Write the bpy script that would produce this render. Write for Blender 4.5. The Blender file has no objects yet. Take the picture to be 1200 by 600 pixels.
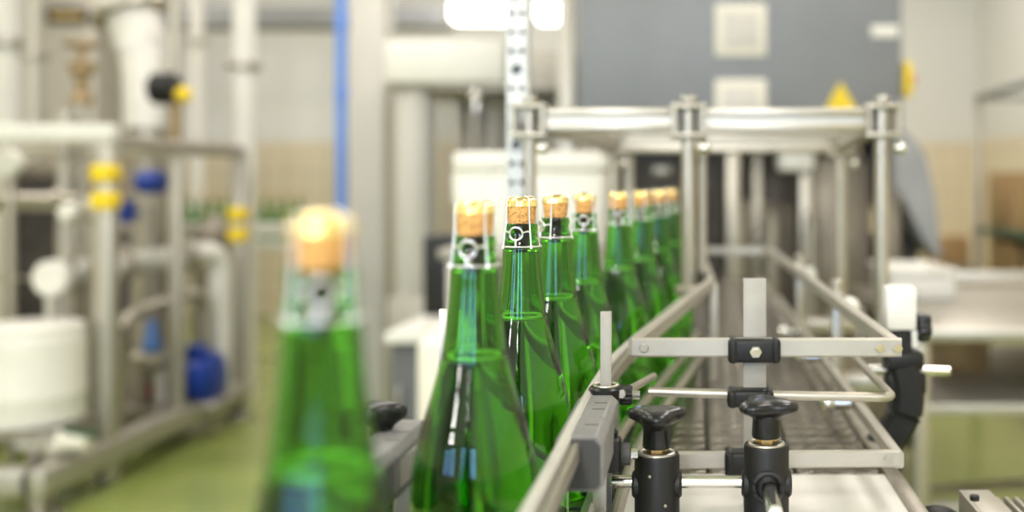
import bpy, bmesh, math, random
from mathutils import Vector, Matrix
random.seed(7)
PI = math.pi
S = bpy.context.scene
COL = S.collection
CAMZ, F, PX, PY = 1.30, 1200.0, 815.0, 214.0      # eye height, focal length in px, principal point


def P(x, y, D):
    """the place at distance D that the photograph shows at (x, y)"""
    return Vector(((x - PX) / F * D, D, CAMZ - (y - PY) / F * D))


def XX(x, D):
    return (x - PX) / F * D


def ZZ(y, D):
    return CAMZ - (y - PY) / F * D


# ------------------------------------------------------------------ materials
def mat(name, col, rough=.5, metal=0.0, var=.06, scale=12.0, bump=0.0, trans=0.0, ior=1.45, spec=.5, coat=0.0, emit=None):
    m = bpy.data.materials.new(name)
    m.use_nodes = True
    nt = m.node_tree
    b = nt.nodes['Principled BSDF']
    b.inputs['Roughness'].default_value = rough
    b.inputs['Metallic'].default_value = metal
    b.inputs['IOR'].default_value = ior
    b.inputs['Specular IOR Level'].default_value = spec
    b.inputs['Transmission Weight'].default_value = trans
    b.inputs['Coat Weight'].default_value = coat
    c = (*col, 1)
    b.inputs['Base Color'].default_value = c
    if emit:
        b.inputs['Emission Color'].default_value = (*emit[:3], 1)
        b.inputs['Emission Strength'].default_value = emit[3]
    if var > 0:
        tc = nt.nodes.new('ShaderNodeTexCoord')
        n = nt.nodes.new('ShaderNodeTexNoise')
        n.inputs['Scale'].default_value = scale
        n.inputs['Detail'].default_value = 4
        nt.links.new(tc.outputs['Object'], n.inputs['Vector'])
        r = nt.nodes.new('ShaderNodeValToRGB')
        r.color_ramp.elements[0].position = .3
        r.color_ramp.elements[1].position = .7
        r.color_ramp.elements[0].color = tuple(max(0, v * (1 - var)) for v in col) + (1,)
        r.color_ramp.elements[1].color = tuple(min(1, v * (1 + var)) for v in col) + (1,)
        nt.links.new(n.outputs['Fac'], r.inputs['Fac'])
        nt.links.new(r.outputs['Color'], b.inputs['Base Color'])
        if bump > 0:
            bp = nt.nodes.new('ShaderNodeBump')
            bp.inputs['Strength'].default_value = bump
            bp.inputs['Distance'].default_value = .002
            nt.links.new(n.outputs['Fac'], bp.inputs['Height'])
            nt.links.new(bp.outputs['Normal'], b.inputs['Normal'])
    return m


M = {}
M['steel'] = mat('brushed_stainless', (.46, .425, .36), .36, .8, .05, 30)
M['satin'] = mat('satin_aluminium', (.48, .45, .39), .42, .6, .04, 40)
M['chrome'] = mat('bright_steel', (.80, .78, .74), .16, 1.0, .03)
M['worn'] = mat('worn_steel', (.40, .365, .31), .42, .8, .18, 25)
M['chain'] = mat('conveyor_chain_steel', (.26, .232, .195), .27, 1.0, .35, 38, .5)
M['darksteel'] = mat('dark_machine_steel', (.075, .066, .056), .5, .3, .3, 9)
M['brownsteel'] = mat('tarnished_panel', (.30, .255, .20), .45, .4, .25, 5)
M['chaindark'] = mat('dark_plastic_chain', (.02, .019, .017), .4, 0, .3, 45, .1)
M['dullsteel'] = mat('dull_flat_bar', (.36, .34, .295), .5, .15, .06, 40)
M['galv'] = mat('galvanised_steel', (.56, .56, .54), .45, .4, .08, 20)
M['beige'] = mat('beige_painted_panel', (.60, .55, .48), .5, 0, .04, 4)
M['column'] = mat('pale_column_paint', (.60, .57, .53), .45, 0, .04, 2)
M['black'] = mat('black_plastic', (.007, .0068, .0065), .5, 0, .2, 60, .05)
M['blackgloss'] = mat('black_knob_plastic', (.008, .0078, .0075), .3, 0, .1, 60)
M['greyplastic'] = mat('grey_plastic', (.20, .196, .188), .5, 0, .06, 90, .05)
M['greydark'] = mat('dark_grey_plastic', (.065, .064, .062), .55, 0, .06, 90)
M['railplastic'] = mat('pale_guide_plastic', (.55, .53, .48), .42, .15, .05, 40)
M['white'] = mat('white_plastic', (.80, .775, .72), .4, 0, .03, 8)
M['cream'] = mat('cream_panel', (.78, .74, .65), .5, 0, .03, 4)
M['whitemetal'] = mat('white_painted_metal', (.76, .74, .69), .4, 0, .03, 6)
M['brass'] = mat('brass', (.70, .50, .22), .28, 1.0, .08, 30)
M['gold'] = mat('gold_foil', (1.0, .74, .28), .25, .9, .12, 60, .2)
M['wire'] = mat('silver_wire', (.82, .82, .78), .28, .9, .05)
M['blue'] = mat('blue_paint', (.012, .045, .30), .38, 0, .12, 8)
M['bluepipe'] = mat('blue_pipe', (.16, .33, .85), .4, 0, .05, 8)
M['yellow'] = mat('yellow_paint', (.86, .62, .015), .45, 0, .05, 8)
M['red'] = mat('red_plastic', (.55, .03, .02), .4, 0, .05)
M['cabinet'] = mat('blue_grey_cabinet', (.235, .245, .265), .45, .1, .05, 3)
M['drape'] = mat('grey_guard_sheet', (.33, .335, .35), .4, 0, .08, 6)
M['greycab'] = mat('dark_grey_cabinet', (.13, .13, .135), .5, 0, .06, 4)
M['card'] = mat('cardboard', (.46, .29, .13), .8, 0, .1, 18)
M['greenshelf'] = mat('dark_green_paint', (.02, .085, .045), .45, 0, .1)
M['cast'] = mat('cast_bronze', (.33, .24, .13), .45, .5, .2, 14)
M['rubber'] = mat('black_rubber', (.02, .02, .02), .7, 0, .1)
M['lamp'] = mat('lamp_diffuser', (.9, .9, .9), .5, 0, 0, emit=(1.0, .985, .94, 9.0))
M['ceil'] = mat('white_ceiling', (.74, .73, .70), .7, 0, .02, 2)
M['greybeam'] = mat('grey_painted_steel', (.30, .305, .31), .55, 0, .06, 4)


def cork_mat():
    m = mat('cork', (.62, .36, .15), .8, 0, 0)
    nt = m.node_tree
    b = nt.nodes['Principled BSDF']
    tc = nt.nodes.new('ShaderNodeTexCoord')
    v = nt.nodes.new('ShaderNodeTexVoronoi')
    v.inputs['Scale'].default_value = 380
    n = nt.nodes.new('ShaderNodeTexNoise')
    n.inputs['Scale'].default_value = 260
    n.inputs['Detail'].default_value = 5
    mx = nt.nodes.new('ShaderNodeMath')
    mx.operation = 'MULTIPLY'
    r = nt.nodes.new('ShaderNodeValToRGB')
    r.color_ramp.elements[0].position = .03
    r.color_ramp.elements[0].color = (.25, .10, .03, 1)
    r.color_ramp.elements[1].position = .22
    r.color_ramp.elements[1].color = (.74, .40, .13, 1)
    nt.links.new(tc.outputs['Object'], v.inputs['Vector'])
    nt.links.new(tc.outputs['Object'], n.inputs['Vector'])
    nt.links.new(v.outputs['Distance'], mx.inputs[0])
    nt.links.new(n.outputs['Fac'], mx.inputs[1])
    nt.links.new(mx.outputs[0], r.inputs['Fac'])
    nt.links.new(r.outputs['Color'], b.inputs['Base Color'])
    return m


M['cork'] = cork_mat()


def glass_mat(name, tint, rough=0.0, ior=1.47):
    m = bpy.data.materials.new(name)
    m.use_nodes = True
    nt = m.node_tree
    b = nt.nodes['Principled BSDF']
    b.inputs['Base Color'].default_value = (*tint, 1)
    b.inputs['Roughness'].default_value = rough
    b.inputs['IOR'].default_value = ior
    b.inputs['Transmission Weight'].default_value = 1.0
    return m


M['glass'] = glass_mat('green_bottle_glass', (.085, .44, .018), .005, 1.45)
M['innerglass'] = glass_mat('inner_glass_face', (1, 1, 1), .0, 1.45)


def wine_mat():
    m = bpy.data.materials.new('white_wine')
    m.use_nodes = True
    nt = m.node_tree
    nt.nodes.remove(nt.nodes['Principled BSDF'])
    t = nt.nodes.new('ShaderNodeBsdfTransparent')
    t.inputs['Color'].default_value = (.93, .96, .74, 1)
    nt.links.new(t.outputs[0], nt.nodes['Material Output'].inputs['Surface'])
    return m


M['wine'] = wine_mat()
M['glint'] = mat('level_glint', (.95, .97, .85), .38, 1.0, .05)  # shiny metal look, imitates the bright line at the wine level


def floor_mat():
    m = mat('green_epoxy_floor', (.27, .325, .085), .26, 0, .18, 1.6, .0, coat=.3)
    return m


M['floor'] = floor_mat()


def wall_mat():
    """white paint above, cream tiles up to 1.7 m with thin joints"""
    m = mat('tiled_wall', (.78, .77, .74), .6, 0, 0)
    nt = m.node_tree
    b = nt.nodes['Principled BSDF']
    g = nt.nodes.new('ShaderNodeNewGeometry')
    s = nt.nodes.new('ShaderNodeSeparateXYZ')
    nt.links.new(g.outputs['Position'], s.inputs[0])
    gt = nt.nodes.new('ShaderNodeMath')
    gt.operation = 'GREATER_THAN'
    gt.inputs[1].default_value = 1.70
    nt.links.new(s.outputs['Z'], gt.inputs[0])
    cmb = nt.nodes.new('ShaderNodeCombineXYZ')
    add = nt.nodes.new('ShaderNodeMath')
    nt.links.new(s.outputs['X'], add.inputs[0])
    nt.links.new(s.outputs['Y'], add.inputs[1])
    nt.links.new(add.outputs[0], cmb.inputs['X'])
    nt.links.new(s.outputs['Z'], cmb.inputs['Y'])
    br = nt.nodes.new('ShaderNodeTexBrick')
    br.offset = 0
    br.inputs['Scale'].default_value = 1
    br.inputs['Brick Width'].default_value = .2
    br.inputs['Row Height'].default_value = .2
    br.inputs['Mortar Size'].default_value = .004
    br.inputs['Color1'].default_value = (.80, .70, .53, 1)
    br.inputs['Color2'].default_value = (.77, .67, .505, 1)
    br.inputs['Mortar'].default_value = (.5, .44, .34, 1)
    nt.links.new(cmb.outputs[0], br.inputs['Vector'])
    mx = nt.nodes.new('ShaderNodeMix')
    mx.data_type = 'RGBA'
    nt.links.new(gt.outputs[0], mx.inputs['Factor'])
    nt.links.new(br.outputs['Color'], mx.inputs['A'])
    mx.inputs['B'].default_value = (.78, .77, .74, 1)
    nt.links.new(mx.outputs['Result'], b.inputs['Base Color'])
    return m


M['wall'] = wall_mat()


# ------------------------------------------------------------------ mesh building
def catmull(pts, n=6):
    out = []
    for i in range(len(pts) - 1):
        p0 = Vector(pts[max(i - 1, 0)]); p1 = Vector(pts[i]); p2 = Vector(pts[i + 1]); p3 = Vector(pts[min(i + 2, len(pts) - 1)])
        for k in range(n):
            t = k / n
            out.append(.5 * ((2 * p1) + (p2 - p0) * t + (2 * p0 - 5 * p1 + 4 * p2 - p3) * t * t + (3 * p1 - p0 - 3 * p2 + p3) * t ** 3))
    out.append(Vector(pts[-1]))
    return out


def fillet(pts, r, n=5):
    """round the inner corners of a polyline"""
    pts = [Vector(p) for p in pts]
    out = [pts[0]]
    for i in range(1, len(pts) - 1):
        a, b, c = pts[i - 1], pts[i], pts[i + 1]
        ra = min(r, (a - b).length * .45, (c - b).length * .45)
        s = b + (a - b).normalized() * ra
        e = b + (c - b).normalized() * ra
        for k in range(n + 1):
            t = k / n
            out.append((1 - t) ** 2 * s + 2 * t * (1 - t) * b + t * t * e)
    out.append(pts[-1])
    return out


class MB:
    def __init__(self):
        self.bm = bmesh.new()

    def box(self, c, s, bevel=0.0, rot=None, seg=2):
        r = bmesh.ops.create_cube(self.bm, size=1)
        vs = r['verts']
        mtx = Matrix.Translation(Vector(c)) @ (rot.to_4x4() if rot else Matrix.Identity(4)) @ Matrix.Diagonal((*s, 1))
        bmesh.ops.transform(self.bm, matrix=mtx, verts=vs)
        if bevel > 0:
            es = list({e for v in vs for e in v.link_edges})
            bmesh.ops.bevel(self.bm, geom=es, offset=bevel, segments=seg, profile=.5, affect='EDGES')
        return self

    def box2(self, a, b, bevel=0.0):
        a, b = Vector(a), Vector(b)
        return self.box((a + b) / 2, [abs(b[i] - a[i]) for i in range(3)], bevel)

    def sweep(self, pts, prof, up=Vector((0, 0, 1)), caps=True, closed=False):
        """prof: 2-D points (side, up); pts: polyline"""
        pts = [Vector(p) for p in pts]
        n = len(pts)
        rings = []
        for i, p in enumerate(pts):
            if closed:
                a, c = pts[(i - 1) % n], pts[(i + 1) % n]
            else:
                a, c = pts[max(i - 1, 0)], pts[min(i + 1, n - 1)]
            t = (c - a).normalized()
            u = up if abs(t.dot(up)) < .96 else Vector((0, 1, 0))
            s = t.cross(u).normalized()
            w = s.cross(t).normalized()
            k = 1.0
            if 0 < i < n - 1 or closed:
                t1 = (p - a).normalized(); t2 = (c - p).normalized()
                k = 1 / max(.5, math.cos(t1.angle(t2, 0) / 2))
            rings.append([self.bm.verts.new(p + s * q[0] * k + w * q[1]) for q in prof])
        m = len(prof)
        for i in range(n if closed else n - 1):
            A, B = rings[i], rings[(i + 1) % n]
            for j in range(m):
                self.bm.faces.new((A[j], A[(j + 1) % m], B[(j + 1) % m], B[j]))
        if caps and not closed:
            self.bm.faces.new(rings[0]); self.bm.faces.new(list(reversed(rings[-1])))
        return self

    def tube(self, pts, r, seg=14, closed=False):
        return self.sweep(pts, [(r * math.cos(2 * PI * k / seg), r * math.sin(2 * PI * k / seg)) for k in range(seg)], closed=closed)

    def bar(self, pts, w, h, bev=.0012):
        b = min(bev, w * .3, h * .3)
        x, y = w / 2, h / 2
        return self.sweep(pts, [(-x + b, -y), (x - b, -y), (x, -y + b), (x, y - b), (x - b, y), (-x + b, y), (-x, y - b), (-x, -y + b)])

    def cyl(self, p0, p1, r, r2=None, seg=24, bev=0.0):
        p0, p1 = Vector(p0), Vector(p1)
        r2 = r if r2 is None else r2
        L = (p1 - p0).length
        prof = [(0, 0), (r - bev, 0)] + ([(r, bev)] if bev else []) + ([(r2, L - bev)] if bev else []) + [(r2 - bev, L), (0, L)]
        return self.lathe(prof, seg, p0, (p1 - p0).normalized())

    def lathe(self, prof, seg=32, origin=(0, 0, 0), axis=(0, 0, 1), wob=None):
        q = Vector((0, 0, 1)).rotation_difference(Vector(axis))
        o = Vector(origin)
        rings = []
        for r, z in prof:
            if r < 1e-7:
                rings.append([self.bm.verts.new(o + q @ Vector((0, 0, z)))])
            else:
                ring = []
                for k in range(seg):
                    a = 2 * PI * k / seg
                    rr = r * (wob(a, r, z) if wob else 1)
                    ring.append(self.bm.verts.new(o + q @ Vector((rr * math.cos(a), rr * math.sin(a), z))))
                rings.append(ring)
        for A, B in zip(rings, rings[1:]):
            if len(A) == 1 and len(B) == 1:
                continue
            for k in range(seg):
                k2 = (k + 1) % seg
                if len(A) == 1:
                    self.bm.faces.new((A[0], B[k2], B[k]))
                elif len(B) == 1:
                    self.bm.faces.new((A[k], A[k2], B[0]))
                else:
                    self.bm.faces.new((A[k], A[k2], B[k2], B[k]))
        return self

    def ball(self, c, r, sc=(1, 1, 1), seg=20):
        pr = [(r * math.sin(PI * i / 12), -r * math.cos(PI * i / 12)) for i in range(13)]
        pr[0] = (0, -r); pr[-1] = (0, r)
        n0 = len(self.bm.verts)
        self.lathe(pr, seg, (0, 0, 0))
        self.bm.verts.ensure_lookup_table()
        for v in list(self.bm.verts)[n0:]:
            v.co = Vector((v.co.x * sc[0], v.co.y * sc[1], v.co.z * sc[2])) + Vector(c)
        return self

    def torus(self, c, R, r, seg=40, ts=10, axis=(0, 0, 1)):
        q = Vector((0, 0, 1)).rotation_difference(Vector(axis))
        pts = [Vector(c) + q @ Vector((R * math.cos(2 * PI * k / seg), R * math.sin(2 * PI * k / seg), 0)) for k in range(seg)]
        return self.tube(pts, r, ts, closed=True)

    def prism(self, poly, y0, y1, axes='xz'):
        """extrude a closed outline of (a, b) points along the third axis"""
        def mk(a, b, t):
            return {'xz': Vector((a, t, b)), 'xy': Vector((a, b, t)), 'yz': Vector((t, a, b))}[axes]
        A = [self.bm.verts.new(mk(a, b, y0)) for a, b in poly]
        B = [self.bm.verts.new(mk(a, b, y1)) for a, b in poly]
        n = len(poly)
        for i in range(n):
            self.bm.faces.new((A[i], A[(i + 1) % n], B[(i + 1) % n], B[i]))
        self.bm.faces.new(list(reversed(A))); self.bm.faces.new(B)
        return self

    def build(self, name, m, parent=None, angle=35, recalc=True):
        if recalc:
            bmesh.ops.recalc_face_normals(self.bm, faces=self.bm.faces[:])
        if parent is not None:
            o = parent
            off = Vector((0, 0, 0))
            while o is not None:
                off += o.location
                o = o.parent
            for v in self.bm.verts:
                v.co -= off
        me = bpy.data.meshes.new(name)
        self.bm.to_mesh(me); self.bm.free()
        for p in me.polygons:
            p.use_smooth = True
        me.set_sharp_from_angle(angle=math.radians(angle))
        me.materials.append(M[m] if isinstance(m, str) else m)
        ob = bpy.data.objects.new(name, me)
        COL.objects.link(ob)
        if parent is not None:
            ob.parent = parent
        return ob


def tag(o, label, cat, group=None, kind=None):
    o['label'] = label
    o['category'] = cat
    if group: o['group'] = group
    if kind: o['kind'] = kind
    return o


def thing(name, loc, label, cat, group=None):
    o = bpy.data.objects.new(name, None)
    o.empty_display_size = .05
    COL.objects.link(o)
    o.location = loc
    return tag(o, label, cat, group)


def struct(name, mb, m):
    o = mb.build(name, m)
    o['kind'] = 'structure'
    return o


def cut(ob, mb):
    """subtract the shape in mb from a mesh object"""
    c = mb.build('cutter_shape', 'black', ob.parent)
    md = ob.modifiers.new('holes', 'BOOLEAN')
    md.operation = 'DIFFERENCE'; md.object = c; md.solver = 'EXACT'
    bpy.context.view_layer.update()
    dg = bpy.context.evaluated_depsgraph_get()
    me = bpy.data.meshes.new_from_object(ob.evaluated_get(dg))
    ob.modifiers.clear()
    me.set_sharp_from_angle(angle=math.radians(35))
    ob.data = me
    bpy.data.objects.remove(c, do_unlink=True)


def dup(root, loc, rz=0.0, label=None, group=None):
    r = root.copy(); COL.objects.link(r)
    r.location = loc; r.rotation_euler = (0, 0, rz)
    if label: r['label'] = label
    if group: r['group'] = group
    for ch in list(root.children):
        c = ch.copy(); COL.objects.link(c); c.parent = r
        for g in ch.children:
            d = g.copy(); COL.objects.link(d); d.parent = c
    return r


# ------------------------------------------------------------------ the room
RX0, RX1, RY0, RY1, RZ = -6.5, 2.75, -3.6, 10.0, 4.0
struct('floor', MB().box2((RX0 - .1, RY0 - .1, -.1), (RX1 + .1, RY1 + .1, 0)), 'floor')
struct('ceiling', MB().box2((RX0 - .1, RY0 - .1, RZ), (RX1 + .1, RY1 + .1, RZ + .1)), 'ceil')
struct('wall_back', MB().box2((RX0 - .1, RY1, 0), (RX1 + .1, RY1 + .1, RZ)), 'wall')
struct('wall_left', MB().box2((RX0 - .1, RY0, 0), (RX0, RY1, RZ)), 'wall')
struct('wall_right', MB().box2((RX1, RY0, 0), (RX1 + .1, RY1, RZ)), 'wall')
wf = MB()                                               # wall behind the camera, its window openings invented for light and bottle reflections
added_wins = [(-4.6, -3.8), (-3.2, -2.4), (-1.2, -.4), (.2, 1.0)]
edges = [RX0 - .1] + [v for w in added_wins for v in w] + [RX1 + .1]
for i in range(0, len(edges), 2):
    wf.box2((edges[i], RY0 - .1, 0), (edges[i + 1], RY0, RZ))
for a, b in added_wins:
    wf.box2((a, RY0 - .1, 0), (b, RY0, 1.25)); wf.box2((a, RY0 - .1, 2.25), (b, RY0, RZ))
struct('wall_front', wf, 'wall')

# ------------------------------------------------------------------ sparkling wine bottles
H = .32                                                  # height over the cork
PROF = [(2.35, 1.30), (2.45, 1.46), (3.0, 1.48), (3.15, 1.40), (3.6, 1.46), (4.2, 1.60), (4.87, 1.70), (6.2, 1.78), (7.9, 1.93), (9.7, 2.15), (11.25, 2.39), (13.4, 2.93),
        (15.8, 3.66), (18.2, 4.22), (20.2, 4.42), (24, 4.43), (30.6, 4.42), (31.4, 4.36), (31.85, 4.1), (32.0, 3.7)]
outer = [(v.y / 100, H - v.x / 100) for v in catmull([Vector((d, r, 0)) for d, r in PROF], 4)]
LEVEL = .2075


def r_at(z):
    for (r0, z0), (r1, z1) in zip(outer, outer[1:]):
        if z1 <= z <= z0:
            return r0 + (r1 - r0) * ((z0 - z) / max(1e-9, z0 - z1))
    return outer[-1][0]


def bottle_glass():
    mb = MB()
    pr = [(0, outer[0][1]), (.011, outer[0][1])] + outer + [(.031, .005), (.022, .014), (.012, .024), (0, .027)]
    mb.lathe(pr, 56)
    bmesh.ops.recalc_face_normals(mb.bm, faces=mb.bm.faces[:])
    nf = len(mb.bm.faces)
    # the air above the wine
    zs = [LEVEL + .0155 * i / 1 for i in range(0, 6)]
    inner = [(0, LEVEL + .0004), (r_at(LEVEL) * .55, LEVEL + .0004), (r_at(LEVEL) - .0042, LEVEL + .0009), (r_at(LEVEL) - .0030, LEVEL + .0030)]
    for k in range(1, 9):
        z = LEVEL + .003 + k * (.2705 - LEVEL - .003) / 8
        inner.append((r_at(z) - .0030, z))
    inner += [(.0112, .2718), (0, .2720)]
    mb.lathe(inner, 56)
    mb.bm.faces.ensure_lookup_table()
    nb = mb.bm.faces[nf:]
    bmesh.ops.recalc_face_normals(mb.bm, faces=nb)
    bmesh.ops.reverse_faces(mb.bm, faces=nb)
    for f in nb:
        f.material_index = 1
    return mb


def bottle_wine():
    pr = [(0, LEVEL - .0006), (r_at(LEVEL) - .0036, LEVEL - .0006)]
    for k in range(1, 15):
        z = LEVEL + (.012 - LEVEL) * k / 14
        pr.append((r_at(z) - .0036, z))
    pr += [(.033, .010), (.022, .019), (.012, .029), (0, .032)]
    return MB().lathe(pr, 48)


def bottle_cork():
    d = [(0, .12), (.9, .13), (1.18, .2), (1.30, .42), (1.33, .9), (1.31, 1.4), (1.24, 1.95), (1.17, 2.34), (.45, 2.40), (.45, 4.4), (.4, 4.75), (0, 4.75)]
    return MB().lathe([(r / 100, H - z / 100) for r, z in d], 40)


def bottle_cap():
    d = [(0, -.14), (.45, -.12), (.62, -.06), (.95, -.03), (1.22, .10), (1.37, .32), (1.43, .78), (1.36, .82), (1.33, .45), (1.1, .2), (0, .12)]
    return MB().lathe([(r / 100, H - z / 100) for r, z in d], 64, wob=lambda a, r, z: 1 + (.035 * math.cos(4 * a) + .02 * math.cos(16 * a) if r > .011 else 0))


def bottle_cage():
    mb = MB()
    w = .00074
    for k in range(4):
        a = PI / 4 + k * PI / 2
        e = Vector((math.cos(a), math.sin(a), 0))
        pts = [e * .0070 + Vector((0, 0, H + .0014)), e * .0122 + Vector((0, 0, H + .0004)), e * .0148 + Vector((0, 0, H - .003)), e * .0150 + Vector((0, 0, H - .012)),
               e * .0156 + Vector((0, 0, H - .024)), e * .0172 + Vector((0, 0, H - .036)), e * .0181 + Vector((0, 0, H - .0445))]
        mb.tube(catmull(pts, 3), w, 8)
        mb.tube([e * .0181 + Vector((0, 0, H - .0430)), e * .0188 + Vector((0, 0, H - .0462))], w * 1.8, 8)
    mb.torus((0, 0, H - .0445), .0181, w * 1.1, 44, 8)
    # belly wire with the twisted loop, facing -Y
    def on(a, z, r):
        return Vector((r * math.sin(a), -r * math.cos(a), z))
    loop = []
    for k in range(20):
        t = 2 * PI * k / 20
        loop.append(on(.0058 * math.cos(t) / .0168, H - .0325 + .0058 * math.sin(t), .0176))
    mb.tube(loop, w * 1.35, 8, closed=True)
    mb.tube([on(0, H - .0383, .0176), on(0, H - .0445, .0183)], w * 1.5, 8)
    for s in (-1, 1):
        mb.tube([on(s * .34, H - .0315, .0176), on(s * .6, H - .0305, .0172), on(s * PI / 4, H - .031, .0168)], w, 8)
    return mb


BOT = [  # x in photo, distance, turn of the cage, label
    (377, .447, .35, 'green corked wine bottle, frontmost of the row on the conveyor, strongly blurred'),
    (556, .730, -.06, 'green corked wine bottle, second from the front of the row, dark shoulder reflections'),
    (611, .945, -.12, 'green corked wine bottle, third from the front, the sharpest wire cage of the row'),
    (651, 1.105, -.95, 'green corked wine bottle, fourth from the front of the row, cage loop turned aside'),
    (685, 1.275, .05, 'green corked wine bottle, fifth from the front of the row on the conveyor'),
    (725, 1.470, .4, 'green corked wine bottle, sixth from the front, where the row starts to bend'),
    (752, 1.660, -.4, 'green corked wine bottle, seventh from the front, third from the far end of the row'),
    (772, 1.860, .7, 'green corked wine bottle, next to last at the far end of the row'),
    (786, 2.075, .2, 'green corked wine bottle, last at the far end, half hidden by the gantry post'),
]
BELT = .966
g0 = thing('wine_bottle', (0, 0, 0), BOT[0][3], 'bottle', 'wine bottles in a row on the conveyor')
gb = bottle_glass().build('glass_body', 'glass', g0, angle=60, recalc=False)
gb.data.materials.append(M['innerglass'])
bottle_wine().build('wine', 'wine', g0, angle=60)
bottle_cork().build('cork', 'cork', g0, angle=60)
bottle_cap().build('cap', 'gold', g0, angle=60)
fr = MB().torus((0, 0, LEVEL + .0026), r_at(LEVEL) - .0054, .0021, 56, 8)
fr.build('glint_ring', 'glint', g0, angle=60)  # added ring standing in for the glint where the wine meets the glass
bottle_cage().build('wire_cage', 'wire', g0, angle=60)
BPOS = []
for i, (x, D, rz, lab) in enumerate(BOT):
    p = (XX(x, D), D, BELT)
    BPOS.append(p)
    if i == 0:
        g0.location = p; g0.rotation_euler = (0, 0, rz)
    else:
        dup(g0, p, rz, lab)

# ------------------------------------------------------------------ conveyor
CV = thing('chain_conveyor', (0, 1.9, 0), 'long slat chain conveyor with steel sides carrying the row of green bottles', 'conveyor')
lanes = [(-.215, .1275, .25, 3.6), (-.085, .0985, 1.18, 3.6), (.0155, .0985, 1.18, 3.6), (.116, .0985, 1.18, 3.6)]
for x0, w, y0, y1 in lanes:
    mb = MB()
    n = int((y1 - y0) / .0381)
    for k in range(n):
        y = y0 + k * .0381
        a, b = x0 + .001, x0 + w - .001
        # a plate with interlocking hinge eyes at its front edge
        pts = [(a, y + .0345), (a, y + .004)]
        for j in range(4):
            u0 = a + (b - a) * (j + .12) / 4; u1 = a + (b - a) * (j + .62) / 4
            pts += [(u0, y + .004), (u0, y - .0005), (u1, y - .0005), (u1, y + .004)]
        pts += [(b, y + .004), (b, y + .0345)]
        mb.prism(pts, BELT - .004, BELT - .0002, 'xy')
    sc = mb.build('slat_chain', 'chaindark' if x0 < -.2 else 'chain', CV, angle=30)
    md = sc.modifiers.new('edge', 'BEVEL'); md.width = .0016; md.segments = 2; md.limit_method = 'ANGLE'
mb = MB()
for (x0, x1) in ((-.235, -.217), (.2165, .2345)):
    mb.box2((x0, .25, .84), (x1, 3.6, BELT + .004), .002)
mb.build('side_plate', 'worn', CV)
mb = MB()
mb.box2((-.217, .26, .93), (.2165, 3.58, BELT - .012))
for y in (.6, 1.4, 2.2, 3.0):
    mb.box2((-.217, y, .85), (.2165, y + .04, .93), .003)
mb.build('bed', 'darksteel', CV)
for y in (.5, 2.0, 3.4):
    for x in (-.226, .2255):
        l = MB().box2((x - .02, y - .02, .02), (x + .02, y + .02, .85), .003)
        l = l.build('leg', 'steel', CV)
        MB().cyl((x, y, 0), (x, y, .022), .035, seg=20, bev=.004).build('levelling_foot', 'rubber', l)
# white cover plate over the near end of the right-hand lanes
pl = MB().box2((-.084, .60, BELT - .010), (.2165, 1.172, BELT + .0005), .0015)
pl.build('cover_plate', 'white', CV)
mb = MB()
for k in range(4):
    mb.box2((-.08 + .07 * k, 1.166, BELT - .008), (-.02 + .07 * k, 1.176, BELT - .002), .001)
mb.build('comb_strip', 'satin', CV)

# ------------------------------------------------------------------ bottle guide rail, right of the row
RT = CAMZ - .195                                         # top of the rail
path = [(.30, -.117), (.55, -.108), (.77, -.106), (.98, -.105), (1.15, -.099), (1.28, -.086), (1.47, -.062), (1.66, -.038), (1.84, -.018), (1.95, -.012)]


def along(dx, z, pth=path, n=5):
    c = catmull([Vector((x, y, 0)) for y, x in pth], n)
    return [Vector((p.x + dx, p.y, z)) for p in c]


GR = thing('guide_rail', (-.105, .9, BELT), 'pale guide rail with grey joint block running beside the bottles next to empty chains', 'guide rail')
MB().bar(along(.0045, RT - .014), .009, .026, .003).build('rail_strip', 'railplastic', GR)
MB().bar(along(.0125, RT - .0155), .006, .016, .002).build('backing_profile', 'steel', GR)
MB().tube(along(.012, BELT + .047), .0065, 10).build('lower_rod', 'steel', GR)
MB().tube(along(.034, BELT + .034), .0065, 10).build('lower_rod', 'steel', GR)


def joint_block(par, x0, x1, y0, y1, zt, zb, flip=1):
    ym = (y0 + y1) / 2 - .012
    def outline(c):
        return [(x0, zb + .004), (x0 + .004, zb), (x1 - .005, zb), (x1, zb + .005), (x1, zt - .006), (x1 - c, zt), (x0 + c, zt), (x0, zt - .004)]
    b = MB()
    b.prism(outline(.006), y0, ym - .0006)
    b.prism(outline(.006), ym + .0006, y1)
    ob = b.build('joint_block', 'greyplastic', par, angle=25)
    md = ob.modifiers.new('soft', 'BEVEL'); md.width = .0016; md.segments = 2; md.limit_method = 'ANGLE'
    MB().prism([(x0 + .0035, zb + .003), (x1 - .006, zb + .003), (x1 - .003, zb + .006), (x1 - .003, zt - .008), (x1 - .008, zt - .003), (x0 + .006, zt - .003)], y0 - .0012, y0 + .002).build('end_face', 'greydark', ob)
    for yy in (ym - .028, ym + .03, ym + .055):
        MB().box(((x0 + x1) / 2 + .006, yy, zt), (.011, .0022, .0007)).build('slot_mark', 'greydark', ob)
    return ob


joint_block(GR, -.110, -.0715, .800, .955, CAMZ - .198, CAMZ - .198 - .044)


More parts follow.
